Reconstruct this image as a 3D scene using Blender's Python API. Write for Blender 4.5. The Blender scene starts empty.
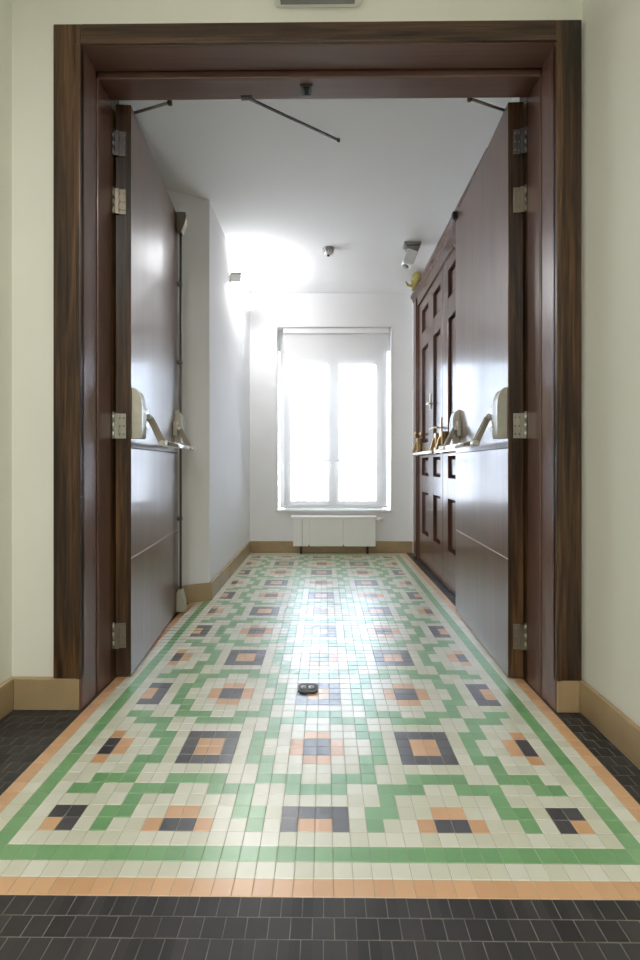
import bpy, bmesh, math, random
from mathutils import Vector, Matrix
random.seed(7)
S = bpy.context.scene
COL = S.collection
PI = math.pi
H = 0.943            # eye height above the floor
T = 0.045            # side of one floor tile
V0 = 26.446          # camera to the pattern's first row line, in tiles
UC = 0.535           # camera to the pattern's centre line, in tiles

# ------------------------------------------------------------------ materials
def lin(r, g, b):
    f = lambda c: (c/255/12.92) if c/255 <= .04045 else ((c/255+.055)/1.055)**2.4
    return (f(r), f(g), f(b), 1)

def new_mat(name):
    m = bpy.data.materials.new(name); m.use_nodes = True
    nt = m.node_tree
    return m, nt, nt.nodes['Principled BSDF']

def link(nt, a, b): nt.links.new(a, b)

def plain(name, col, rough=.5, metal=0., noise=.06, scale=8., bump=0., spec=.5):
    m, nt, p = new_mat(name)
    tc = nt.nodes.new('ShaderNodeTexCoord'); n = nt.nodes.new('ShaderNodeTexNoise')
    n.inputs['Scale'].default_value = scale; n.inputs['Detail'].default_value = 4
    link(nt, tc.outputs['Object'], n.inputs['Vector'])
    r = nt.nodes.new('ShaderNodeValToRGB')
    r.color_ramp.elements[0].position = .3; r.color_ramp.elements[1].position = .7
    r.color_ramp.elements[0].color = tuple(c*(1-noise) for c in col[:3])+(1,)
    r.color_ramp.elements[1].color = tuple(min(1, c*(1+noise)) for c in col[:3])+(1,)
    link(nt, n.outputs['Fac'], r.inputs['Fac']); link(nt, r.outputs['Color'], p.inputs['Base Color'])
    p.inputs['Roughness'].default_value = rough; p.inputs['Metallic'].default_value = metal
    p.inputs['Specular IOR Level'].default_value = spec
    if bump:
        b = nt.nodes.new('ShaderNodeBump'); b.inputs['Strength'].default_value = bump
        b.inputs['Distance'].default_value = .002
        n2 = nt.nodes.new('ShaderNodeTexNoise'); n2.inputs['Scale'].default_value = 160
        link(nt, tc.outputs['Object'], n2.inputs['Vector'])
        link(nt, n2.outputs['Fac'], b.inputs['Height']); link(nt, b.outputs['Normal'], p.inputs['Normal'])
    return m

def wood(name, dark, mid, light, axis='Z', rough=.3, grain=1., coat=0., spec=.5, bump=.12):
    m, nt, p = new_mat(name)
    tc = nt.nodes.new('ShaderNodeTexCoord'); mp = nt.nodes.new('ShaderNodeMapping')
    link(nt, tc.outputs['Object'], mp.inputs['Vector'])
    sc = [55*grain]*3; sc['XYZ'.index(axis)] = 2.2*grain
    mp.inputs['Scale'].default_value = sc
    n = nt.nodes.new('ShaderNodeTexNoise'); n.inputs['Scale'].default_value = 1.
    n.inputs['Detail'].default_value = 7; n.inputs['Roughness'].default_value = .62; n.inputs['Distortion'].default_value = .8
    link(nt, mp.outputs['Vector'], n.inputs['Vector'])
    mp2 = nt.nodes.new('ShaderNodeMapping'); sc2 = [9*grain]*3; sc2['XYZ'.index(axis)] = .7*grain
    mp2.inputs['Scale'].default_value = sc2; link(nt, tc.outputs['Object'], mp2.inputs['Vector'])
    n2 = nt.nodes.new('ShaderNodeTexNoise'); n2.inputs['Scale'].default_value = 1.; n2.inputs['Detail'].default_value = 3
    link(nt, mp2.outputs['Vector'], n2.inputs['Vector'])
    mx = nt.nodes.new('ShaderNodeMath'); mx.operation = 'MULTIPLY_ADD'
    mx.inputs[1].default_value = .55
    ad = nt.nodes.new('ShaderNodeMath'); ad.operation = 'MULTIPLY'; ad.inputs[1].default_value = .45
    link(nt, n2.outputs['Fac'], ad.inputs[0]); link(nt, n.outputs['Fac'], mx.inputs[0]); link(nt, ad.outputs[0], mx.inputs[2])
    r = nt.nodes.new('ShaderNodeValToRGB')
    e = r.color_ramp.elements
    e[0].position = .40; e[0].color = dark; e[1].position = .61; e[1].color = light
    k = e.new(.5); k.color = mid
    link(nt, mx.outputs[0], r.inputs['Fac']); link(nt, r.outputs['Color'], p.inputs['Base Color'])
    p.inputs['Roughness'].default_value = rough; p.inputs['Specular IOR Level'].default_value = spec
    if coat:
        p.inputs['Coat Weight'].default_value = coat; p.inputs['Coat Roughness'].default_value = .11
    b = nt.nodes.new('ShaderNodeBump'); b.inputs['Strength'].default_value = bump; b.inputs['Distance'].default_value = .001
    link(nt, n.outputs['Fac'], b.inputs['Height']); link(nt, b.outputs['Normal'], p.inputs['Normal'])
    return m

def tile_mat(name, ca, cb, rough=.2, spec=.5, coat=.8):
    """glazed mosaic tile: every tile gets its own tint between ca and cb"""
    m, nt, p = new_mat(name)
    tc = nt.nodes.new('ShaderNodeTexCoord')
    vm = nt.nodes.new('ShaderNodeVectorMath'); vm.operation = 'SNAP'; vm.inputs[1].default_value = (T, T, 10)
    ofs = nt.nodes.new('ShaderNodeVectorMath'); ofs.operation = 'ADD'
    ofs.inputs[1].default_value = (UC*T, -V0*T+20*T, 2)
    link(nt, tc.outputs['Object'], ofs.inputs[0]); link(nt, ofs.outputs[0], vm.inputs[0])
    wn = nt.nodes.new('ShaderNodeTexWhiteNoise'); link(nt, vm.outputs[0], wn.inputs['Vector'])
    mx = nt.nodes.new('ShaderNodeValToRGB'); mx.color_ramp.elements[0].color = ca; mx.color_ramp.elements[1].color = cb
    link(nt, wn.outputs['Value'], mx.inputs['Fac']); link(nt, mx.outputs['Color'], p.inputs['Base Color'])
    n = nt.nodes.new('ShaderNodeTexNoise'); n.inputs['Scale'].default_value = 30
    link(nt, tc.outputs['Object'], n.inputs['Vector'])
    mr = nt.nodes.new('ShaderNodeMapRange'); mr.inputs['To Min'].default_value = rough*.92; mr.inputs['To Max'].default_value = rough*1.12
    link(nt, n.outputs['Fac'], mr.inputs['Value']); link(nt, mr.outputs['Result'], p.inputs['Roughness'])
    p.inputs['Specular IOR Level'].default_value = spec
    p.inputs['Coat Weight'].default_value = coat; p.inputs['Coat Roughness'].default_value = .29; p.inputs['Coat IOR'].default_value = 1.65
    return m

def emit(name, col, strength):
    m, nt, p = new_mat(name)
    p.inputs['Base Color'].default_value = col
    p.inputs['Emission Color'].default_value = col; p.inputs['Emission Strength'].default_value = strength
    return m

M = {}
M['paint'] = plain('cream wall paint', lin(230, 230, 219), .75, noise=.015, scale=3, bump=.05)
M['paint_white'] = plain('white wall paint', lin(239, 239, 240), .75, noise=.012, scale=3, bump=.05)
M['ceiling'] = plain('white ceiling paint', lin(243, 243, 244), .85, noise=.01, scale=2)
M['stone'] = plain('tan stone skirting', lin(166, 144, 110), .35, noise=.12, scale=6)
WD, WM, WL = lin(32, 21, 13), lin(66, 46, 30), lin(106, 77, 50)
M['wood_z'] = wood('dark oak upright', WD, WM, WL, 'Z', .33)
M['wood_x'] = wood('dark oak level', lin(34, 23, 16), lin(64, 45, 32), lin(96, 70, 52), 'X', .33)
M['wood_y'] = wood('dark oak cross', WD, WM, WL, 'Y', .33)
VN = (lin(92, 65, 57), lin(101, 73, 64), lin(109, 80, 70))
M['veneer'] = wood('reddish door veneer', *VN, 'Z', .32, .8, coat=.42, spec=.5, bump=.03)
M['veneer_sheen_x'] = wood('reddish lining with painted sheen', *VN, 'X', .32, .8, coat=.42, spec=.5, bump=.03)  # door veneer colour on the lining, lighter than oak to paint in bounced light
M['panel_wood'] = wood('mahogany door wood', lin(66, 42, 35), lin(86, 57, 48), lin(102, 70, 59), 'Z', .27, .9, coat=.3)
M['groove'] = plain('dark groove', lin(40, 26, 22), .6)
M['inlay'] = plain('pale inlay line', lin(190, 170, 152), .4)
M['steel'] = plain('satin steel', lin(188, 186, 176), .32, .85, scale=30)
M['bright_steel'] = plain('bright steel bar', lin(232, 232, 232), .22, .9, scale=30)
M['dull_steel'] = plain('dull bronze steel', lin(146, 138, 124), .4, .8, scale=30)
M['grey_paint'] = plain('grey beige enamel', lin(172, 171, 152), .35, noise=.03)
M['grey_plastic'] = plain('grey plastic', lin(150, 150, 150), .45)
M['dark_metal'] = plain('dark metal', lin(58, 58, 56), .4, .6, noise=.2, scale=60)
M['rod_steel'] = plain('dark grey steel', lin(104, 100, 102), .4, .7, scale=30)
M['black'] = plain('black plastic', lin(24, 24, 24), .5)
M['brass'] = plain('polished brass', lin(206, 184, 142), .25, 1., scale=20)
M['gilt'] = plain('olive gold', lin(150, 138, 70), .45, .3, noise=.25, scale=60)
M['white_enamel'] = plain('white enamel', lin(246, 246, 243), .55, noise=.01)
M['white_plastic'] = plain('white plastic', lin(242, 242, 242), .4, noise=.01)
M['grout'] = plain('grey grout', lin(172, 167, 150), .8, noise=.15, scale=40)
M['dark_grout'] = plain('dark grout', lin(124, 120, 112), .8, noise=.45, scale=10)
M['cream_tile'] = tile_mat('cream tile', lin(224, 224, 208), lin(208, 209, 186), .31, .95)
M['green_tile'] = tile_mat('green tile', lin(124, 176, 118), lin(108, 161, 104), .31, .95)
M['orange_tile'] = tile_mat('orange tile', lin(222, 176, 130), lin(208, 160, 114), .31, .9)
M['dark_tile'] = tile_mat('charcoal tile', lin(74, 73, 79), lin(58, 58, 62), .31, .9)
M['black_tile'] = tile_mat('black tile', lin(60, 58, 57), lin(42, 41, 41), .42, .5, coat=0.)
M['frame_white'] = plain('white window lacquer', lin(228, 228, 226), .4, noise=.01)

def make_glass():
    m = bpy.data.materials.new('window glass'); m.use_nodes = True; nt = m.node_tree
    nt.nodes.clear(); out = nt.nodes.new('ShaderNodeOutputMaterial')
    t = nt.nodes.new('ShaderNodeBsdfTransparent'); g = nt.nodes.new('ShaderNodeBsdfGlossy'); g.inputs['Roughness'].default_value = .02
    fr = nt.nodes.new('ShaderNodeFresnel'); mx = nt.nodes.new('ShaderNodeMixShader')
    link(nt, fr.outputs[0], mx.inputs[0]); link(nt, t.outputs[0], mx.inputs[1]); link(nt, g.outputs[0], mx.inputs[2])
    link(nt, mx.outputs[0], out.inputs[0]); return m
M['glass'] = make_glass()

def make_blind():
    m = bpy.data.materials.new('sheer roller fabric'); m.use_nodes = True; nt = m.node_tree
    nt.nodes.clear(); out = nt.nodes.new('ShaderNodeOutputMaterial')
    tc = nt.nodes.new('ShaderNodeTexCoord'); n = nt.nodes.new('ShaderNodeTexNoise'); n.inputs['Scale'].default_value = 400
    link(nt, tc.outputs['Object'], n.inputs['Vector'])
    r = nt.nodes.new('ShaderNodeValToRGB'); r.color_ramp.elements[0].color = (.86, .85, .84, 1); r.color_ramp.elements[1].color = (.95, .94, .93, 1)
    link(nt, n.outputs['Fac'], r.inputs['Fac'])
    d = nt.nodes.new('ShaderNodeBsdfDiffuse'); t = nt.nodes.new('ShaderNodeBsdfTranslucent'); tr = nt.nodes.new('ShaderNodeBsdfTransparent')
    link(nt, r.outputs[0], d.inputs[0]); link(nt, r.outputs[0], t.inputs[0])
    a = nt.nodes.new('ShaderNodeMixShader'); a.inputs[0].default_value = .03
    b = nt.nodes.new('ShaderNodeMixShader'); b.inputs[0].default_value = .22
    link(nt, d.outputs[0], a.inputs[1]); link(nt, t.outputs[0], a.inputs[2])
    link(nt, a.outputs[0], b.inputs[1]); link(nt, tr.outputs[0], b.inputs[2]); link(nt, b.outputs[0], out.inputs[0])
    return m
M['blind'] = make_blind()

# ------------------------------------------------------------------ mesh helpers
class MB:
    """collects shapes in one bmesh, then links it as ONE object"""
    def __init__(s): s.bm = bmesh.new(); s.mats = []
    def mi(s, m):
        if m not in s.mats: s.mats.append(m)
        return s.mats.index(m)
    def box(s, x0, x1, y0, y1, z0, z1, m, bev=0., seg=2):
        t = bmesh.new(); bmesh.ops.create_cube(t, size=1)
        for v in t.verts:
            v.co = Vector(((x0+x1)/2+v.co.x*(x1-x0), (y0+y1)/2+v.co.y*(y1-y0), (z0+z1)/2+v.co.z*(z1-z0)))
        if bev:
            bmesh.ops.bevel(t, geom=t.edges[:], offset=bev, segments=seg, affect='EDGES', profile=.5)
        return s.add(t, m)
    def add(s, t, m, mat=None):
        i = s.mi(m); mp = {}
        bmesh.ops.recalc_face_normals(t, faces=t.faces[:])
        for v in t.verts: mp[v] = s.bm.verts.new(mat @ v.co if mat else v.co)
        for f in t.faces:
            try: g = s.bm.faces.new([mp[v] for v in f.verts])
            except ValueError: continue
            g.material_index = i; g.smooth = f.smooth
        t.free(); return s
    def tube(s, pts, r, m, n=12, caps=True, radii=None):
        t = bmesh.new(); pts = [Vector(p) for p in pts]; rings = []
        for k, p in enumerate(pts):
            a = pts[max(0, k-1)]; b = pts[min(len(pts)-1, k+1)]; d = (b-a).normalized()
            up = Vector((0, 0, 1)) if abs(d.z) < .9 else Vector((1, 0, 0))
            e = d.cross(up).normalized(); g = d.cross(e)
            rr = radii[k] if radii else r
            rings.append([t.verts.new(p+e*rr*math.cos(2*PI*j/n)+g*rr*math.sin(2*PI*j/n)) for j in range(n)])
        for A, B in zip(rings, rings[1:]):
            for j in range(n):
                f = t.faces.new((A[j], A[(j+1) % n], B[(j+1) % n], B[j])); f.smooth = True
        if caps: t.faces.new(rings[0]); t.faces.new(rings[-1])
        return s.add(t, m)
    def lathe(s, prof, m, n=24, mat=None):
        t = bmesh.new(); rings = []
        for r, z in prof:
            if r < 1e-6: rings.append([t.verts.new((0, 0, z))])
            else: rings.append([t.verts.new((r*math.cos(2*PI*j/n), r*math.sin(2*PI*j/n), z)) for j in range(n)])
        for A, B in zip(rings, rings[1:]):
            for j in range(n):
                q = []
                for v in (A[j % len(A)], A[(j+1) % len(A)], B[(j+1) % len(B)], B[j % len(B)]):
                    if v not in q: q.append(v)
                if len(q) > 2: t.faces.new(q).smooth = True
        return s.add(t, m, mat)
    def prism(s, poly, axis, a, b, m, bev=0.):
        """extrude a polygon along an axis; poly gives the two other coordinates in xyz order"""
        t = bmesh.new(); k = 'xyz'.index(axis)
        def P(p, c): q = list(p); q.insert(k, c); return q
        A = [t.verts.new(P(p, a)) for p in poly]; B = [t.verts.new(P(p, b)) for p in poly]
        n = len(poly)
        for j in range(n): t.faces.new((A[j], A[(j+1) % n], B[(j+1) % n], B[j]))
        t.faces.new(A); t.faces.new(B)
        if bev: bmesh.ops.bevel(t, geom=t.edges[:], offset=bev, segments=2, affect='EDGES', profile=.5)
        return s.add(t, m)
    def flip_y(s):
        for v in s.bm.verts: v.co.y = -v.co.y
        bmesh.ops.reverse_faces(s.bm, faces=s.bm.faces[:]); return s
    def build(s, name, parent=None, loc=(0, 0, 0), rz=0.):
        me = bpy.data.meshes.new(name); s.bm.to_mesh(me); s.bm.free()
        for m in s.mats: me.materials.append(m)
        o = bpy.data.objects.new(name, me); COL.objects.link(o)
        if parent: o.parent = parent
        o.location = loc; o.rotation_euler = (0, 0, rz)
        return o

def empty(name, loc, rz=0.):
    o = bpy.data.objects.new(name, None); COL.objects.link(o)
    o.location = loc; o.rotation_euler = (0, 0, rz); o.empty_display_size = .1
    return o
def tag(o, label, cat, group=None, kind=None):
    o['label'] = label; o['category'] = cat
    if group: o['group'] = group
    if kind: o['kind'] = kind
    return o
def struct(o, label, cat): return tag(o, label, cat, kind='structure')
def part_label(o, label): o['label'] = label; return o

# ------------------------------------------------------------------ the floor
BASE = ['OBCGCCOB', 'BBCGGCCO', 'CCCCGCCC', 'GGCCGGGC']     # a quarter of the motif, one letter per tile
RING = ['C', 'G', 'C', 'O']
def tile_at(i, r):
    ui = i if i >= 0 else -1-i
    rb = -r-1 if r < 0 else (r-80 if r >= 80 else -1)
    cb = ui-16
    d = max(rb, cb)
    if d >= 0: return RING[d] if d < 4 else 'K'
    rr = r % 16
    if rr >= 8: rr = 15-rr
    k = i
    if rr >= 4: rr = 7-rr; k = i-8
    k %= 16
    if k >= 8: k = 15-k
    return BASE[rr][k]
TM = {'O': 'orange_tile', 'B': 'dark_tile', 'C': 'cream_tile', 'G': 'green_tile', 'K': 'black_tile'}

def build_floor():
    bm = bmesh.new(); mats = [M['grout']]+[M[TM[k]] for k in 'OBCGK']+[M['dark_grout']]; idx = {k: i+1 for i, k in enumerate('OBCGK')}
    X = lambda u: (u-UC)*T
    Y = lambda v: (v+V0)*T
    # grout bed with its underside
    x0, x1, y0, y1, z0, z1 = -1.45, 1.25, -3.6, 5.3, -.06, -.0012
    t = bmesh.new(); bmesh.ops.create_cube(t, size=1)
    vs = [bm.verts.new(((x0+x1)/2+v.co.x*(x1-x0), (y0+y1)/2+v.co.y*(y1-y0), (z0+z1)/2+v.co.z*(z1-z0))) for v in t.verts]
    t.verts.index_update()
    for f in t.faces: bm.faces.new([vs[v.index] for v in f.verts]).material_index = 0
    t.free()
    for a0, a1, b0, b1 in ((x0, X(-20), y0, y1), (X(20), x1, y0, y1), (X(-20), X(20), y0, Y(-4))):      # dark joints round the black tiles
        bm.faces.new([bm.verts.new((x, y, -.0009)) for x, y in ((a0, b0), (a1, b0), (a1, b1), (a0, b1))]).material_index = 6
    def tile(u0, u1, v0, v1, key):
        g = .0005; b = .0011
        a0, a1, b0, b1 = X(u0)+g, X(u1)-g, Y(v0)+g, Y(v1)-g
        rx, ry = random.gauss(0, .0035), random.gauss(0, .0035)
        h = random.gauss(0, .00012)
        cx, cy = (a0+a1)/2, (b0+b1)/2
        lo = [bm.verts.new((x, y, -.0013)) for x, y in ((a0, b0), (a1, b0), (a1, b1), (a0, b1))]
        hi = [bm.verts.new((x, y, h+(x-cx)*rx+(y-cy)*ry)) for x, y in ((a0+b, b0+b), (a1-b, b0+b), (a1-b, b1-b), (a0+b, b1-b))]
        f = bm.faces.new(hi); f.material_index = idx[key]
        for j in range(4):
            f = bm.faces.new((lo[j], lo[(j+1) % 4], hi[(j+1) % 4], hi[j])); f.material_index = idx[key]
    for r in range(-4, 84):
        for i in range(-20, 20): tile(i, i+1, r, r+1, tile_at(i, r))
        for side in (-1, 1):                              # plain black tiles beside the mosaic
            for k in range(0, 9):
                o = .5*(r % 2)
                a = 20+k-(o if k else 0); b = 21+k-o
                tile(*((a, b) if side > 0 else (-b, -a)), r, r+1, 'K')
    for r in range(-40, -4):
        for i in range(-29, 29):
            tile(i+.5*(r % 2), i+1+.5*(r % 2), r, r+1, 'K')
    me = bpy.data.meshes.new('floor'); bm.to_mesh(me); bm.free()
    for m in mats: me.materials.append(m)
    o = bpy.data.objects.new('floor', me); COL.objects.link(o)
    return struct(o, 'glazed mosaic tile floor with green zigzag pattern, orange border and black tile surround', 'floor')
build_floor()

# ------------------------------------------------------------------ walls and ceilings
WY0, WY1 = 1.79, 2.01        # the wall the doorway stands in
PZ, NZ = 2.80, 3.05          # ceiling of the passage, ceiling of the near corridor
XL, XR = -.805, .95          # passage walls
YB = 5.0                     # passage back wall
NXL, NXR = -1.215, .992      # near corridor walls

b = MB()
b.box(-1.6, -1.0, WY0, WY1, 0, 3.1, M['paint']); b.box(.945, 1.3, WY0, WY1, 0, 3.1, M['paint'])
b.box(-1.0, .945, WY0, WY1, 2.6, 3.1, M['paint'])
struct(b.build('wall_front'), 'cream wall around the big open doorway', 'wall')
b = MB(); b.box(NXL-.15, NXL, -3.6, WY0, 0, 3.1, M['paint'])
struct(b.build('wall_near_left'), 'cream side wall at the left edge before the doorway', 'wall')
b = MB(); b.box(NXR, NXR+.15, -3.6, WY0, 0, 3.1, M['paint'])
struct(b.build('wall_near_right'), 'cream side wall at the right edge before the doorway', 'wall')
b = MB(); b.box(-1.4, 1.2, -3.75, -3.6, 0, 3.1, M['paint'])
struct(b.build('wall_near_back'), 'cream end wall of the near corridor', 'wall')
b = MB(); b.box(-1.4, 1.2, -3.75, WY0, NZ, NZ+.1, M['ceiling'])
struct(b.build('ceiling_near'), 'white ceiling of the near corridor', 'ceiling')
b = MB(); b.box(-1.6, 1.3, WY1, 5.3, PZ, PZ+.1, M['ceiling'])
struct(b.build('ceiling'), 'white passage ceiling beyond the doors', 'ceiling')
# left: alcove, splayed pier, passage wall
b = MB()
b.prism([(XL, 3.24), (XL, 5.3), (-1.6, 5.3), (-1.6, 2.86)], 'z', 0, PZ, M['paint_white'])
b.box(-1.6, -1.36, WY1, 3.1, 0, PZ, M['paint_white'])
struct(b.build('wall_far_left'), 'white wall along the left of the passage, with a pier behind the open left door', 'wall')
# right wall with the opening of the panelled doors
DY0, DY1, DM, DZ = 2.70, 4.56, 3.63, 2.50
b = MB()
b.box(XR, 1.3, WY1, DY0, 0, PZ, M['paint_white']); b.box(XR, 1.3, DY1, 5.3, 0, PZ, M['paint_white'])
b.box(XR, 1.3, DY0, DY1, DZ, PZ, M['paint_white']); b.box(1.12, 1.3, DY0, DY1, 0, DZ, M['paint_white'])
struct(b.build('wall_far_right'), 'white wall along the right of the passage, holding the panelled doors', 'wall')
# back wall with the window recess
RX0, RX1, RZ0, RZ1 = -.508, .723, .457, 2.43
GX0, GX1, GZ0, GZ1 = -.47, .675, .457, 2.2      # hole through to the outside
b = MB()
b.box(-1.2, RX0, YB, 5.3, 0, PZ, M['paint_white']); b.box(RX1, 1.3, YB, 5.3, 0, PZ, M['paint_white'])
b.box(RX0, RX1, YB, 5.3, 0, RZ0, M['paint_white']); b.box(RX0, RX1, YB, 5.3, RZ1, PZ, M['paint_white'])
b.box(RX0, RX1, 5.11, 5.3, GZ1, RZ1, M['paint_white'])
struct(b.build('wall_back'), 'white end wall of the passage with the tall window', 'wall')

# skirting
SK = .122
def skirt(name, label, boxes=None, prisms=None, h=SK):
    b = MB()
    for x0, x1, y0, y1 in boxes or []: b.box(x0, x1, y0, y1, 0, h, M['stone'], .004)
    for p in prisms or []: b.prism(p, 'z', 0, h, M['stone'], .003)
    return struct(b.build(name), label, 'baseboard')
skirt('baseboard_front', 'tan stone baseboard flanking the doorway under the dark casing', [(NXL+.02, -.942, 1.768, WY0), (.886, NXR-.02, 1.768, WY0)])
skirt('baseboard_near_left', 'tan stone baseboard along the left edge wall', [(NXL, NXL+.02, -3.6, WY0)])
skirt('baseboard_near_right', 'tan stone baseboard running along the right edge wall', [(NXR-.02, NXR, -3.6, WY0)])
d = Vector((-.795, -.38, 0)).normalized(); nn = Vector((d.y, -d.x, 0)); nn = nn if nn.y < 0 else -nn
c0 = Vector((XL, 3.24, 0)); c1 = c0+d*.62
skirt('baseboard_far_left', 'tan stone baseboard around the pier and along the left passage wall',
      [(XL, XL+.018, 3.24, YB)],
      [[tuple((c0+Vector((.018, -.004, 0)))[:2]), tuple((c0+nn*.018+Vector((.018, 0, 0)))[:2]), tuple((c1+nn*.018)[:2]), tuple(c1[:2])]])
skirt('baseboard_back', 'tan stone baseboard under the window behind the radiator', [(XL+.018, XR, YB-.018, YB)])

# ------------------------------------------------------------------ door frame of the near doorway
FX0, FX1, FZ = -.932, .881, 2.53
b = MB()
for sx, xi, xo in ((-1, FX0, -1.040), (1, FX1, .979)):
    a, c = sorted((xi, xo))
    b.box(a, c, 1.766, WY0, .124, 2.635, M['wood_z'], .004)                      # casing board
    e0, e1 = sorted((xi, xi-sx*-.018))
    b.box(e0, e1, 1.760, 1.772, .124, 2.553, M['wood_z'], .003)                  # inner bead
    e0, e1 = sorted((xi, xi+sx*.10))
    b.box(e0, e1, WY0-.018, 1.885, 0, 2.6, M['veneer'], .004)                     # first reveal, lighter veneer colour stands in for its gloss reflection
    e0, e1 = sorted((xi+sx*.008, xi+sx*.10))
    b.box(e0, e1, 1.884, 1.897, 0, 2.6, M['groove'])
    e0, e1 = sorted((xi-sx*.002, xi+sx*.10))
    b.box(e0, e1, 1.896, WY1, 0, 2.6, M['veneer'], .004)                         # second reveal, reflected light painted in by the same lighter veneer
    e0, e1 = sorted((xi, xi+sx*.10))
    b.box(e0, e1, WY1, WY1+.09, 0, 2.62, M['wood_z'], .003)
b.box(FX0-.002, FX1+.002, 1.7665, WY0, 2.553, 2.635, M['wood_x'], .003)
b.box(FX0, FX1, 1.760, 1.772, 2.553, 2.571, M['wood_x'], .003)
b.box(FX0-.05, FX1+.05, WY0-.02, 1.885, 2.551, 2.62, M['veneer_sheen_x'], .004)  # header soffit, its colour lightened in place of floor bounce
b.box(FX0-.05, FX1+.05, 1.884, 1.897, 2.56, 2.66, M['groove'])
b.box(FX0-.05, FX1+.05, 1.896, WY1, FZ, 2.66, M['veneer_sheen_x'], .004)
b.box(FX0-.05, FX1+.05, WY1, WY1+.02, FZ+.03, 2.68, M['wood_x'], .003)
frame = struct(b.build('trim_1'), 'dark oak casing and lining around the big open doorway', 'door frame')
# strike in the header and the arm that sets which leaf closes first
b = MB(); b.prism([(-.102, 1.93), (-.048, 1.93), (-.056, 1.985), (-.094, 1.985)], 'z', FZ-.005, FZ+.004, M['dark_metal'], .001)
b.box(-.088, -.062, 1.94, 1.966, FZ-.012, FZ-.003, M['black'], .002)
b.lathe([(0, -.02), (.008, -.02), (.008, 0), (.011, .002), (.011, .006)], M['black'], 12, Matrix.Translation((-.075, 1.953, FZ-.006)))
part_label(b.build('strike_plate', frame), 'small dark strike in the middle of the header')
b = MB()
A, Bp = Vector((-.33, 2.0, 2.53)), Vector((.07, 2.27, 2.535)); dv = (Bp-A).normalized(); sv = Vector((-dv.y, dv.x, 0))
t = bmesh.new(); bmesh.ops.create_cube(t, size=1)
for v in t.verts: v.co = (A+Bp)/2+dv*v.co.x*(Bp-A).length+sv*v.co.y*.010+Vector((0, 0, 1))*v.co.z*.007
b.add(t, M['dark_metal'])
b.lathe([(0, -.006), (.008, -.006), (.008, .006), (0, .006)], M['dark_metal'], 16, Matrix.Translation(Bp))
b.box(-.36, -.31, 1.985, 2.012, 2.527, 2.545, M['dark_metal'], .003)
part_label(b.build('coordinator_arm', frame), 'slim dark steel arm slanting out from the header')

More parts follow.
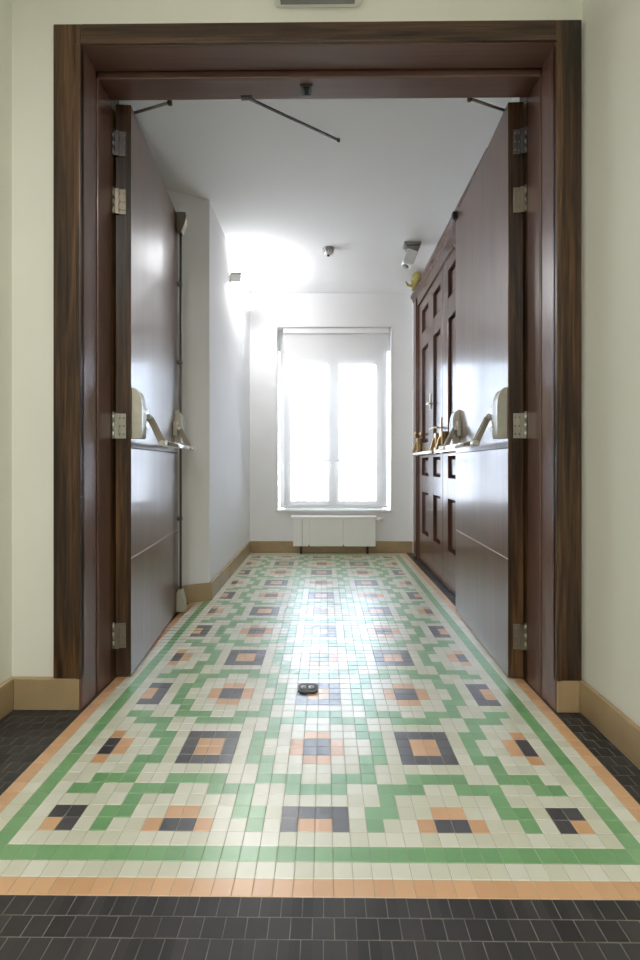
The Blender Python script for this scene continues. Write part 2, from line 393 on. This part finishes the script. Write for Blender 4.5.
# ------------------------------------------------------------------ the two open door leaves with panic bars
LW, LT, LZ0, LZ1 = .935, .066, .010, 2.537
def leaf(name, hinge, far, sgn, label):
    """local x runs from hinge to free edge, local y points into the passage (mirrored for sgn -1)"""
    dx, dy = far[0]-hinge[0], far[1]-hinge[1]
    rz = math.atan2(dy, dx)
    fin = lambda b: b if sgn > 0 else b.flip_y()
    b = MB(); V = M['veneer']
    g = [LZ0, .530, 1.018, LZ1]
    for k in range(3): b.box(.0008, LW-.0008, -LT+.001, 0, g[k]+(.0025 if k else 0), g[k+1]-(.0025 if k < 2 else 0), V, .0012)
    b.box(0, .004, -LT, -.001, LZ0, LZ1, M['wood_z'], .001)               # solid oak lippings
    b.box(LW-.004, LW, -LT, -.001, LZ0, LZ1, M['wood_z'], .001)
    root = fin(b).build(name, None, (hinge[0], hinge[1], 0), rz)
    struct(root, label, 'door')
    b = MB(); b.box(.004, LW-.004, -LT+.004, -.0012, .5278, .5322, M['inlay'])
    part_label(fin(b).build('inlay_strip', root), 'pale thin line across the lower leaf')
    b = MB(); b.box(.004, LW-.004, -LT+.004, -.003, 1.0155, 1.0205, M['groove'])
    part_label(fin(b).build('groove', root), 'dark thin joint line below the bar')
    for z, m in ((2.36, 'rod_steel'), (2.105, 'dull_steel'), (1.115, 'steel'), (.19, 'dull_steel')):
        b = MB()
        b.box(-.0035, .001, -.056, -.022, z-.055, z+.055, M[m], .001)
        for q in (-.036, 0, .036):
            for w in (-.047, -.030): b.lathe([(0, 0), (.0042, 0), (.0042, .0015), (0, .0015)], M['dull_steel'], 10, Matrix.Translation((-.0035, w, z+q)) @ Matrix.Rotation(-PI/2, 4, 'Y'))
        for k in range(3):
            z0 = z-.056+k*.0378
            b.tube([(-.008, -.073, z0), (-.008, -.073, z0+.036)], .0075, M[m], 12)
        b.lathe([(0, .006), (.006, .004), (.0075, 0), (0, 0)], M[m], 12, Matrix.Translation((-.008, -.073, z+.057)))
        b.box(-.010, -.006, -.073, -.050, z-.055, z+.055, M[m])
        fin(b).build('hinge', root)
    # panic device: two cover boxes, two lever arms, the push bar
    Z = 1.048
    pb = fin(bar_mesh(.20, LW-.01, .098, Z)).build('push_bar', root); part_label(pb, 'bright steel push bar across the leaf')
    for s0, s1, mm, nm in ((.012, .085, 'grey_paint', 'near'), (LW-.10, LW-.012, 'grey_paint', 'far')):
        b = MB()
        prof = [(0.0, 1.062), (.038, 1.062), (.043, 1.075), (.043, 1.20), (.040, 1.235), (.031, 1.262), (.018, 1.278), (0., 1.283)]
        b.prism(prof, 'x', s0, s1, M[mm], .004)
        b.prism([(p[0]*1.04, 1.05+(p[1]-1.05)*1.02) for p in prof], 'x', s0-.003, s0+.004, M['steel'], .001)
        cv = fin(b).build('cover_box', root); part_label(cv, 'rounded grey beige cover of the panic bar')
        b = MB(); sc = s1+.075 if nm == 'near' else s0-.03
        for q in (-.016, .016):
            b.prism([(.020, 1.178), (.038, 1.186), (.050, 1.172), (.108, 1.055), (.104, 1.034), (.088, 1.034), (.036, 1.150), (.022, 1.160)], 'x', sc+q-.003, sc+q+.003, M['dull_steel'], .001)
        b.tube([(sc-.02, .036, 1.170), (sc+.02, .036, 1.170)], .012, M['bright_steel'], 14)
        b.tube([(sc-.022, .098, Z), (sc+.022, .098, Z)], .013, M['steel'], 14)
        b.box(min(sc-.02, s0), max(sc+.02, s1), .004, .026, 1.145, 1.192, M['steel'], .003)
        b.box(sc-.024, sc+.024, 0, .026, 1.12, 1.21, M['steel'], .004)
        part_label(fin(b).build('lever_arm', root), 'steel lever arm carrying the push bar')
    return root, fin

def bar_mesh(s0, s1, n, z, m='bright_steel'):
    b = MB()
    t = bmesh.new(); N = 16; rings = []
    for s in (s0, s1):
        rings.append([t.verts.new((s, n+.009*math.cos(2*PI*j/N), z+.0135*math.sin(2*PI*j/N))) for j in range(N)])
    for j in range(N): t.faces.new((rings[0][j], rings[0][(j+1) % N], rings[1][(j+1) % N], rings[1][j])).smooth = True
    t.faces.new(rings[0]); t.faces.new(rings[1]); b.add(t, M[m])
    for s in (s0, s1): b.box(s-.004, s+.004, n-.011, n+.011, z-.016, z+.016, M['white_plastic'], .003)
    return b

dl, finl = leaf('door_1', (-.855, 2.042), (-.940, 2.972), -1, 'left dark veneered door leaf standing open against the passage side, with a full height bolt rod')
dr, finr = leaf('door_2', (.808, 2.042), (.842, 2.972), 1, 'right dark veneered door leaf standing open in front of the panelled doors')
# full-height bolt rod on the left leaf with its top and bottom latch
b = MB()
b.tube([(LW-.022, .020, .14), (LW-.022, .020, 2.44)], .0075, M['rod_steel'], 12)
for z in (.6, 1.6, 2.1): b.box(LW-.036, LW-.008, 0, .03, z-.012, z+.012, M['rod_steel'], .003)
part_label(finl(b).build('bolt_rod', dl), 'vertical dark grey steel rod along the free edge')
b = MB()
b.prism([(0, 2.545), (.058, 2.545), (.062, 2.52), (.054, 2.475), (.034, 2.42), (.008, 2.42), (0, 2.44)], 'x', LW-.06, LW+.004, M['dull_steel'], .005)
part_label(finl(b).build('top_latch', dl), 'tapered dull steel latch at the top of the rod')
b = MB()
b.prism([(0, .012), (.052, .012), (.056, .035), (.050, .085), (.032, .15), (.008, .15), (0, .13)], 'x', LW-.06, LW+.004, M['grey_paint'], .005)
part_label(finl(b).build('bottom_latch', dl), 'grey beige latch at the foot of the rod')
b = MB(); b.box(LW-.05, LW-.01, 0, .03, 2.50, 2.545, M['dark_metal'], .004)
part_label(finr(b).build('top_latch', dr), 'small dark latch at the top of the free edge')
# closer arms from each leaf up to the header
def closer(root, fin, ang):
    b = MB()
    b.box(.05, .075, -.045, -.01, LZ1-.004, LZ1+.012, M['dull_steel'], .002)
    p0 = Vector((.062, -.02, LZ1+.006)); p1 = Vector((-.012, .17, LZ1+.012))
    b.tube([p0, p1], .006, M['dull_steel'], 10)
    b.lathe([(0, -.008), (.011, -.008), (.011, .008), (0, .008)], M['dark_metal'], 14, Matrix.Translation(p1))
    part_label(fin(b).build('closer_arm', root), 'thin steel closer arm at the top of the leaf')
closer(dl, finl, 0); closer(dr, finr, 0)

# ------------------------------------------------------------------ panelled doors in the right wall
W = M['panel_wood']; DX = .928
def panelled(name, y0, y1, cols, label):
    b = MB()
    rows = [(.30, .69), (.845, 1.01), (1.15, 2.04), (2.19, 2.40)]
    b.box(DX+.036, DX+.05, y0+.002, y1-.002, .008, DZ-.004, W)
    ys = [y0+.002]+[c for p in cols for c in p]+[y1-.002]
    for k in range(0, len(ys), 2): b.box(DX, DX+.04, ys[k], ys[k+1], .008, DZ-.004, W, .004)
    zs = [.008]+[c for p in rows for c in p]+[DZ-.004]
    for k in range(0, len(zs), 2): b.box(DX+.0005, DX+.04, y0+.004, y1-.004, zs[k], zs[k+1], W, .003)
    root = struct(b.build(name), label, 'door')
    for c in cols:
        for r in rows:
            q = MB()
            i = .028
            x0 = DX+.036
            lo = [(x0, c[0], r[0]), (x0, c[1], r[0]), (x0, c[1], r[1]), (x0, c[0], r[1])]
            t = bmesh.new()
            A = [t.verts.new(v) for v in lo]
            Bv = [t.verts.new((DX+.018, y, z)) for y, z in ((c[0]+i, r[0]+i), (c[1]-i, r[0]+i), (c[1]-i, r[1]-i), (c[0]+i, r[1]-i))]
            for j in range(4): t.faces.new((A[j], A[(j+1) % 4], Bv[(j+1) % 4], Bv[j]))
            t.faces.new(Bv); t.faces.new(A); q.add(t, W)
            q.build('door_panel', root)
    return root
d3 = panelled('door_3', DM, DY1, [(3.71, 3.95), (4.14, 4.40)], 'far leaf of the dark panelled double doors, next to the window wall')
d4 = panelled('door_4', DY0, DM, [(2.80, 3.06), (3.22, 3.48)], 'near leaf of the dark panelled double doors, half hidden by the open right door')
def panel_bar(root, y0, y1, lock_y, knob_y=None):
    Z = 1.048
    b = MB()
    b.box(.848, .866, y0, y1, Z-.012, Z+.012, M['bright_steel'], .005)
    part_label(b.build('push_bar', root), 'bright steel push bar')
    for y in (y0+.04, y1-.04):
        b = MB()
        b.box(.885, DX, y-.03, y+.03, 1.03, 1.20, M['brass'], .008)
        for q in (-.01, .01):
            b.prism([(.90, 1.16), (.885, 1.165), (.872, 1.15), (.845, 1.06), (.848, 1.035), (.866, 1.035), (.893, 1.13)], 'y', y+q-.004, y+q+.004, M['brass'], .0015)
        b.tube([(.857, y-.018, Z), (.857, y+.018, Z)], .013, M['steel'], 12)
        part_label(b.build('bar_bracket', root), 'brass bracket of the push bar')
panel_bar(d3, 3.69, 4.50, 3.7); panel_bar(d4, 2.86, 3.58, 3.55)
b = MB(); Rk = Matrix.Translation((DX, 4.46, 1.24)) @ Matrix.Rotation(-PI/2, 4, 'Y')
b.lathe([(0, 0), (.03, 0), (.03, .005), (.012, .01), (.01, .03), (.022, .038), (.028, .05), (.022, .062), (0, .066)], M['brass'], 20, Rk)
part_label(b.build('knob', d3), 'round brass knob')
b = MB()
b.box(DX-.006, DX, 3.665, 3.695, 1.10, 1.32, M['brass'], .002)
b.tube([(DX, 3.68, 1.24), (.875, 3.68, 1.24), (.868, 3.70, 1.24), (.866, 3.79, 1.235)], .008, M['brass'], 10)
b.lathe([(0, 0), (.012, 0), (.012, .012), (0, .014)], M['dark_metal'], 14, Matrix.Translation((DX-.006, 3.68, 1.14)) @ Matrix.Rotation(-PI/2, 4, 'Y'))
part_label(b.build('lever_handle', d3), 'brass lever handle on a long plate')
b = MB()
b.box(DX-.008, DX, 4.03, 4.06, 1.43, 1.57, M['steel'], .002); b.box(DX-.03, DX, 4.0, 4.09, 1.47, 1.485, M['steel'], .003)
part_label(b.build('bolt', d3), 'small steel bolt above the bar')
# casing of the panelled doors
b = MB()
for a, c in ((DY0-.15, DY0), (DY1, DY1+.18)):
    b.box(.915, XR, a, c, 0, 2.60, M['panel_wood'], .004)
    b.box(.905, .925, a+.03, c-.03, 0, 2.58, M['panel_wood'], .004)
b.box(.915, XR, DY0-.15, DY1+.18, DZ, 2.62, M['panel_wood'], .004)
b.prism([(XR, 2.60), (.915, 2.60), (.905, 2.615), (.905, 2.63), (.888, 2.65), (.884, 2.67), (XR, 2.67)], 'y', DY0-.17, DY1+.2, M['panel_wood'])
for a, c in ((DY0, DY0+.003), (DY1-.003, DY1)): b.box(.93, 1.1, a, c, 0, DZ, M['panel_wood'])
struct(b.build('trim_2'), 'dark wood casing with a cornice around the panelled doors', 'door frame')

# gilt ornament on the far end of that cornice
o = empty('ornament', (.895, 4.50, 2.668)); tag(o, 'small olive gold ornament on the far end of the panelled door cornice', 'ornament')
b = MB(); b.box(-.03, .04, -.20, .10, 0, .018, M['gilt'], .005); b.build('base', o)
b = MB()
for k in range(9):
    y = -.18+k*.032; r = .02+.028*math.sin(PI*k/8)
    b.lathe([(0, -r*1.1), (r*.7, -r*.7), (r, 0), (r*.75, r*.7), (0, r*1.2)], M['gilt'], 12, Matrix.Translation((.004*(-1)**k-.01, y, .016+r)))
b.tube([(-.02, .06, .03), (-.07, .075, .05), (-.09, .08, .085)], .01, M['gilt'], 8, radii=[.014, .012, .006])
b.build('leaf_scroll', o)

# ------------------------------------------------------------------ window and blind
win = empty('window_1', (.1025, 5.16, GZ0)); struct(win, 'tall white two pane window glowing behind the roller blind', 'window')
def wl(x): return x-.1025
b = MB(); F = M['frame_white']; y0, y1 = -.03, .04; z = lambda q: q-GZ0
b.box(wl(GX0-.02), wl(-.43), y0, y1, z(.465), z(2.2), F, .004); b.box(wl(.635), wl(GX1+.02), y0, y1, z(.465), z(2.2), F, .004)
b.box(wl(-.44), wl(.645), y0, y1, z(2.14), z(2.2), F, .004); b.box(wl(-.44), wl(.645), y0, y1, z(.457), z(.50), F, .004)
b.build('window_frame', win)
for x0, x1 in ((-.43, .105), (.105, .635)):
    b = MB(); w = .058
    b.box(wl(x0), wl(x0+w), y0-.01, y1-.01, z(.50), z(2.14), F, .004); b.box(wl(x1-w), wl(x1), y0-.01, y1-.01, z(.50), z(2.14), F, .004)
    b.box(wl(x0+w-.002), wl(x1-w+.002), y0-.01, y1-.01, z(2.06), z(2.14), F, .004); b.box(wl(x0+w-.002), wl(x1-w+.002), y0-.01, y1-.01, z(.50), z(.545), F, .004)
    s = b.build('sash', win)
    b = MB(); b.box(wl(x0+w), wl(x1-w), .0, .006, z(.545), z(2.06), M['glass']); b.build('pane', s)
b = MB(); b.box(wl(RX0)-.02, wl(RX1)+.02, -.185, -.03, z(.435), z(.457)+.001, F, .005); b.build('window_sill', win)
b = MB()
w = .016
b.box(wl(RX0)-w, wl(RX0), -.166, -.158, z(.457), z(RZ1)+w, F, .003); b.box(wl(RX1), wl(RX1)+w, -.166, -.158, z(.457), z(RZ1)+w, F, .003)
b.box(wl(RX0), wl(RX1), -.166, -.158, z(RZ1), z(RZ1)+w, F, .003); b.build('reveal_bead', win)

bl = empty('roller_blind', (.13, 5.05, 2.40)); tag(bl, 'white sheer roller blind drawn down over the tall window', 'blind')
b = MB(); b.box(-.575, .575, -.03, .03, -.028, .028, M['white_plastic'], .006); b.build('headrail', bl)
b = MB(); t = bmesh.new(); N = 24
vs = [[t.verts.new((x, .004*math.sin(i*.9)*.3, -.02-i*(1.885/N))) for i in range(N+1)] for x in (-.565, .565)]
for i in range(N): t.faces.new((vs[0][i], vs[1][i], vs[1][i+1], vs[0][i+1])).smooth = True
b.add(t, M['blind']); b.build('fabric', bl)
b = MB(); b.box(-.567, .567, -.009, .009, -1.925, -1.90, M['white_plastic'], .004); b.build('bottom_bar', bl)

# balcony rail faintly seen through the blind
rl = empty('balcony_railing', (.1, 5.75, .2)); tag(rl, 'faint iron balcony railing outside, seen through the sheer blind', 'railing')
b = MB(); b.tube([(-1.1, 0, .80), (1.1, 0, .80)], .02, M['grey_plastic'], 8); b.tube([(-1.1, 0, .1), (1.1, 0, .1)], .012, M['grey_plastic'], 8); b.build('rail', rl)
for k in range(21):
    b = MB(); b.tube([(-1.1+k*.11, 0, 0), (-1.1+k*.11, 0, .80)], .007, M['grey_plastic'], 8); b.build('baluster', rl)
b = MB(); b.box(-1.4, 1.6, 5.3, 5.9, .1, .2, M['stone'])
struct(b.build('trim_3'), 'balcony slab outside the window', 'balcony')

# ------------------------------------------------------------------ radiator
rd = empty('radiator', (.105, 4.93, 0)); tag(rd, 'white flat fronted radiator under the window', 'radiator')
X0, X1, Z0, Z1 = -.335-.105, .548-.105, .085, .40
seams = [X0, -.162-.105, .20-.105, X1]
for a, c in zip(seams, seams[1:]):
    b = MB(); b.box(a+.006, c-.006, -.05, -.035, Z0, Z1-.012, M['white_enamel'], .004)
    if a == X0: b.box(a+.10, a+.105, -.0505, -.045, Z0+.01, Z1-.03, M['grey_plastic'])
    b.build('front_plate', rd)
b = MB(); b.box(X0+.01, X1-.01, -.036, .03, Z0+.015, Z1-.02, M['white_enamel'], .006)
for k in range(11):
    x = X0+.04+k*(X1-X0-.08)/10; b.box(x-.006, x+.006, -.03, .035, Z0+.005, Z1-.015, M['white_enamel'], .002)
b.build('body', rd)
b = MB(); b.prism([(-.055, Z1-.016), (-.055, Z1-.006), (-.045, Z1+.004), (.04, Z1+.004), (.04, Z1-.016)], 'x', X0-.018, X1+.004, M['white_enamel'], .003); b.build('top_cover', rd)
for x in (X0+.09, X1-.09):
    b = MB(); b.box(x-.012, x+.012, -.02, .02, 0, Z0+.03, M['dark_metal'], .003); b.build('foot', rd)
    b = MB(); b.box(x-.02, x+.02, .03, .066, .28, .32, M['grey_plastic'], .003); b.build('wall_bracket', rd)
b = MB(); b.tube([(X1-.02, -.01, Z1-.035), (X1+.085, -.01, Z1-.035)], .012, M['white_enamel'], 12)
b.tube([(X1+.02, -.01, Z1-.035), (X1+.062, -.01, Z1-.035)], .02, M['white_plastic'], 16)
b.tube([(X1+.085, -.01, Z1-.035), (X1+.085, .066, Z1-.035)], .010, M['white_enamel'], 12)
part_label(b.build('valve', rd), 'white pipe and valve at the right end')

# ------------------------------------------------------------------ lamp on the left passage wall
lp = empty('wall_lamp', (XL, 3.93, 2.50)); tag(lp, 'bright linear lamp glowing on the left passage wall near the ceiling', 'lamp')
M['lamp'] = emit('lamp diffuser', (.97, .98, 1, 1), 25)
b = MB(); b.box(0, .012, 0, .70, 0, .065, M['white_enamel'], .002); b.box(.008, .10, -.006, .0, -.004, .068, M['white_enamel'], .002); b.box(.008, .10, .70, .706, -.004, .068, M['white_enamel'], .002)
b.box(.008, .104, -.012, .02, .064, .076, M['grey_plastic'], .002)
b.build('housing', lp)
b = MB(); b.prism([(.012, .0), (.07, .0), (.088, .012), (.096, .034), (.088, .056), (.07, .064), (.012, .064)], 'y', .0, .70, M['lamp']); b.build('diffuser', lp)

# ------------------------------------------------------------------ ceiling and floor fittings
sd = empty('smoke_detector', (.035, 3.98, PZ)); tag(sd, 'small round smoke detector on the middle of the passage ceiling', 'smoke detector')
b = MB(); b.lathe([(0, 0), (.05, 0), (.05, -.012), (.044, -.022), (0, -.022)], M['grey_plastic'], 28); b.build('base', sd)
b = MB(); b.lathe([(.040, -.022), (.038, -.040), (.026, -.052), (0, -.054)], M['white_plastic'], 28)
for k in range(10):
    a = 2*PI*k/10; b.box(-.004, .004, -.004, .004, -.036, -.026, M['black'])
    for v in b.bm.verts[-8:]: v.co += Vector((.0385*math.cos(a), .0385*math.sin(a), 0))
b.lathe([(0, -.054), (.012, -.054), (.012, -.062), (0, -.062)], M['dark_metal'], 14); b.build('sensor_head', sd)

cm = empty('ceiling_siren', (.735, 3.90, PZ)); tag(cm, 'white device hanging on a grey bracket from the ceiling beside the panelled doors', 'ceiling device')
b = MB(); b.box(-.07, .07, -.05, .05, -.022, 0, M['grey_plastic'], .004); b.box(-.05, .06, -.035, .035, -.048, -.03, M['grey_plastic'], .003); b.box(-.02, .02, -.02, .02, -.04, -.01, M['grey_plastic']); b.build('bracket', cm)
b = MB(); t = bmesh.new(); bmesh.ops.create_cube(t, size=1)
bmesh.ops.bevel(t, geom=t.edges[:], offset=.14, segments=3, affect='EDGES', profile=.5)
b.add(t, M['white_plastic'], Matrix.Translation((-.02, -.0, -.125)) @ Matrix.Rotation(.35, 4, 'Y') @ Matrix.Diagonal((.095, .10, .13, 1)))
b.build('body', cm)
b = MB(); b.lathe([(0, 0), (.026, 0), (.022, .010), (0, .014)], M['grey_plastic'], 20, Matrix.Translation((-.050, -.0, -.185)) @ Matrix.Rotation(PI+.35, 4, 'Y')); b.build('lens', cm)

em = empty('emergency_light', (-.025, WY0, 2.710)); tag(em, 'white emergency light box on the wall above the doorway, cut by the top edge', 'emergency light')
b = MB()
b.prism([(-.168, .12), (-.168, .018), (-.163, .006), (-.150, 0), (.150, 0), (.163, .006), (.168, .018), (.168, .12)], 'y', -.055, 0, M['white_plastic'], .003); b.build('housing', em)
b = MB(); b.box(-.142, .142, -.050, -.016, -.003, .01, M['grey_plastic'], .002); part_label(b.build('lens', em), 'grey lens under the emergency light')

fs = empty('floor_strike', (-.068, 1.945, .001)); tag(fs, 'small dark metal bolt socket let into the mosaic between the doors', 'floor socket')
b = MB()
b.prism([(-.041, -.024), (-.028, -.040), (.028, -.040), (.041, -.024), (.041, .024), (.028, .040), (-.028, .040), (-.041, .024)], 'z', -.001, .007, M['black'], .0015); b.build('plate', fs)
b = MB()
for x in (-.018, .014): b.lathe([(.007, .007), (.014, .007), (.013, .010), (.010, .011), (.007, .010)], M['steel'], 16, Matrix.Translation((x, 0, 0)))
b.build('socket_ring', fs)

# ------------------------------------------------------------------ light
w = bpy.data.worlds.new('daylight'); S.world = w; w.use_nodes = True; nt = w.node_tree
bg = nt.nodes['Background']
tc = nt.nodes.new('ShaderNodeTexCoord'); sp = nt.nodes.new('ShaderNodeSeparateXYZ'); rp = nt.nodes.new('ShaderNodeValToRGB')
link(nt, tc.outputs['Generated'], sp.inputs[0]); mr = nt.nodes.new('ShaderNodeMapRange'); mr.inputs['From Min'].default_value = -1
link(nt, sp.outputs['Z'], mr.inputs['Value']); link(nt, mr.outputs['Result'], rp.inputs['Fac'])
e = rp.color_ramp.elements; e[0].position = .40; e[0].color = (.78, .85, .95, 1); e[1].position = .56; e[1].color = (.68, .81, 1, 1)
link(nt, rp.outputs['Color'], bg.inputs['Color']); bg.inputs['Strength'].default_value = 17.5

def area(name, loc, rot, sx, sy, power, col):
    l = bpy.data.lights.new(name, 'AREA'); l.shape = 'RECTANGLE'; l.size = sx; l.size_y = sy; l.energy = power; l.color = col; l.spread = 3.0
    o = bpy.data.objects.new(name, l); COL.objects.link(o); o.location = loc; o.rotation_euler = rot
    return o
area('corridor_lamp', (-.5, -.45, NZ-.02), (0, 0, 0), .6, 1.2, 21, (1, .975, .95))
area('corridor_lamp', (-.5, -2.4, NZ-.02), (0, 0, 0), .6, 1.2, 21, (1, .975, .95))

# sampling guide only: tells Cycles the sky comes in through the window opening (it gives off nothing itself)
pl = bpy.data.lights.new('window_portal', 'AREA'); pl.shape = 'RECTANGLE'; pl.size = GX1-GX0; pl.size_y = GZ1-GZ0; pl.cycles.is_portal = True
po = bpy.data.objects.new('window_portal', pl); COL.objects.link(po); po.location = ((GX0+GX1)/2, 5.28, (GZ0+GZ1)/2); po.rotation_euler = (-PI/2, 0, 0)

# ------------------------------------------------------------------ camera
c = bpy.data.cameras.new('camera'); co = bpy.data.objects.new('camera', c); COL.objects.link(co)
c.sensor_fit = 'HORIZONTAL'; c.sensor_width = 36; c.lens = 36*463/640
c.shift_y = -15/640; c.clip_start = .02
co.location = (0, 0, H); co.rotation_euler = (PI/2, 0, .0091)
S.camera = co
vs_ = S.view_settings
vs_.view_transform = 'Standard'; vs_.look = 'None'; vs_.gamma = 1; vs_.use_curve_mapping = False; vs_.exposure = 0.78
S.cycles.use_denoising = True; S.cycles.use_light_tree = False; S.cycles.sample_clamp_indirect = 6
S.cycles.max_bounces = 10; S.cycles.diffuse_bounces = 6; S.cycles.transparent_max_bounces = 16
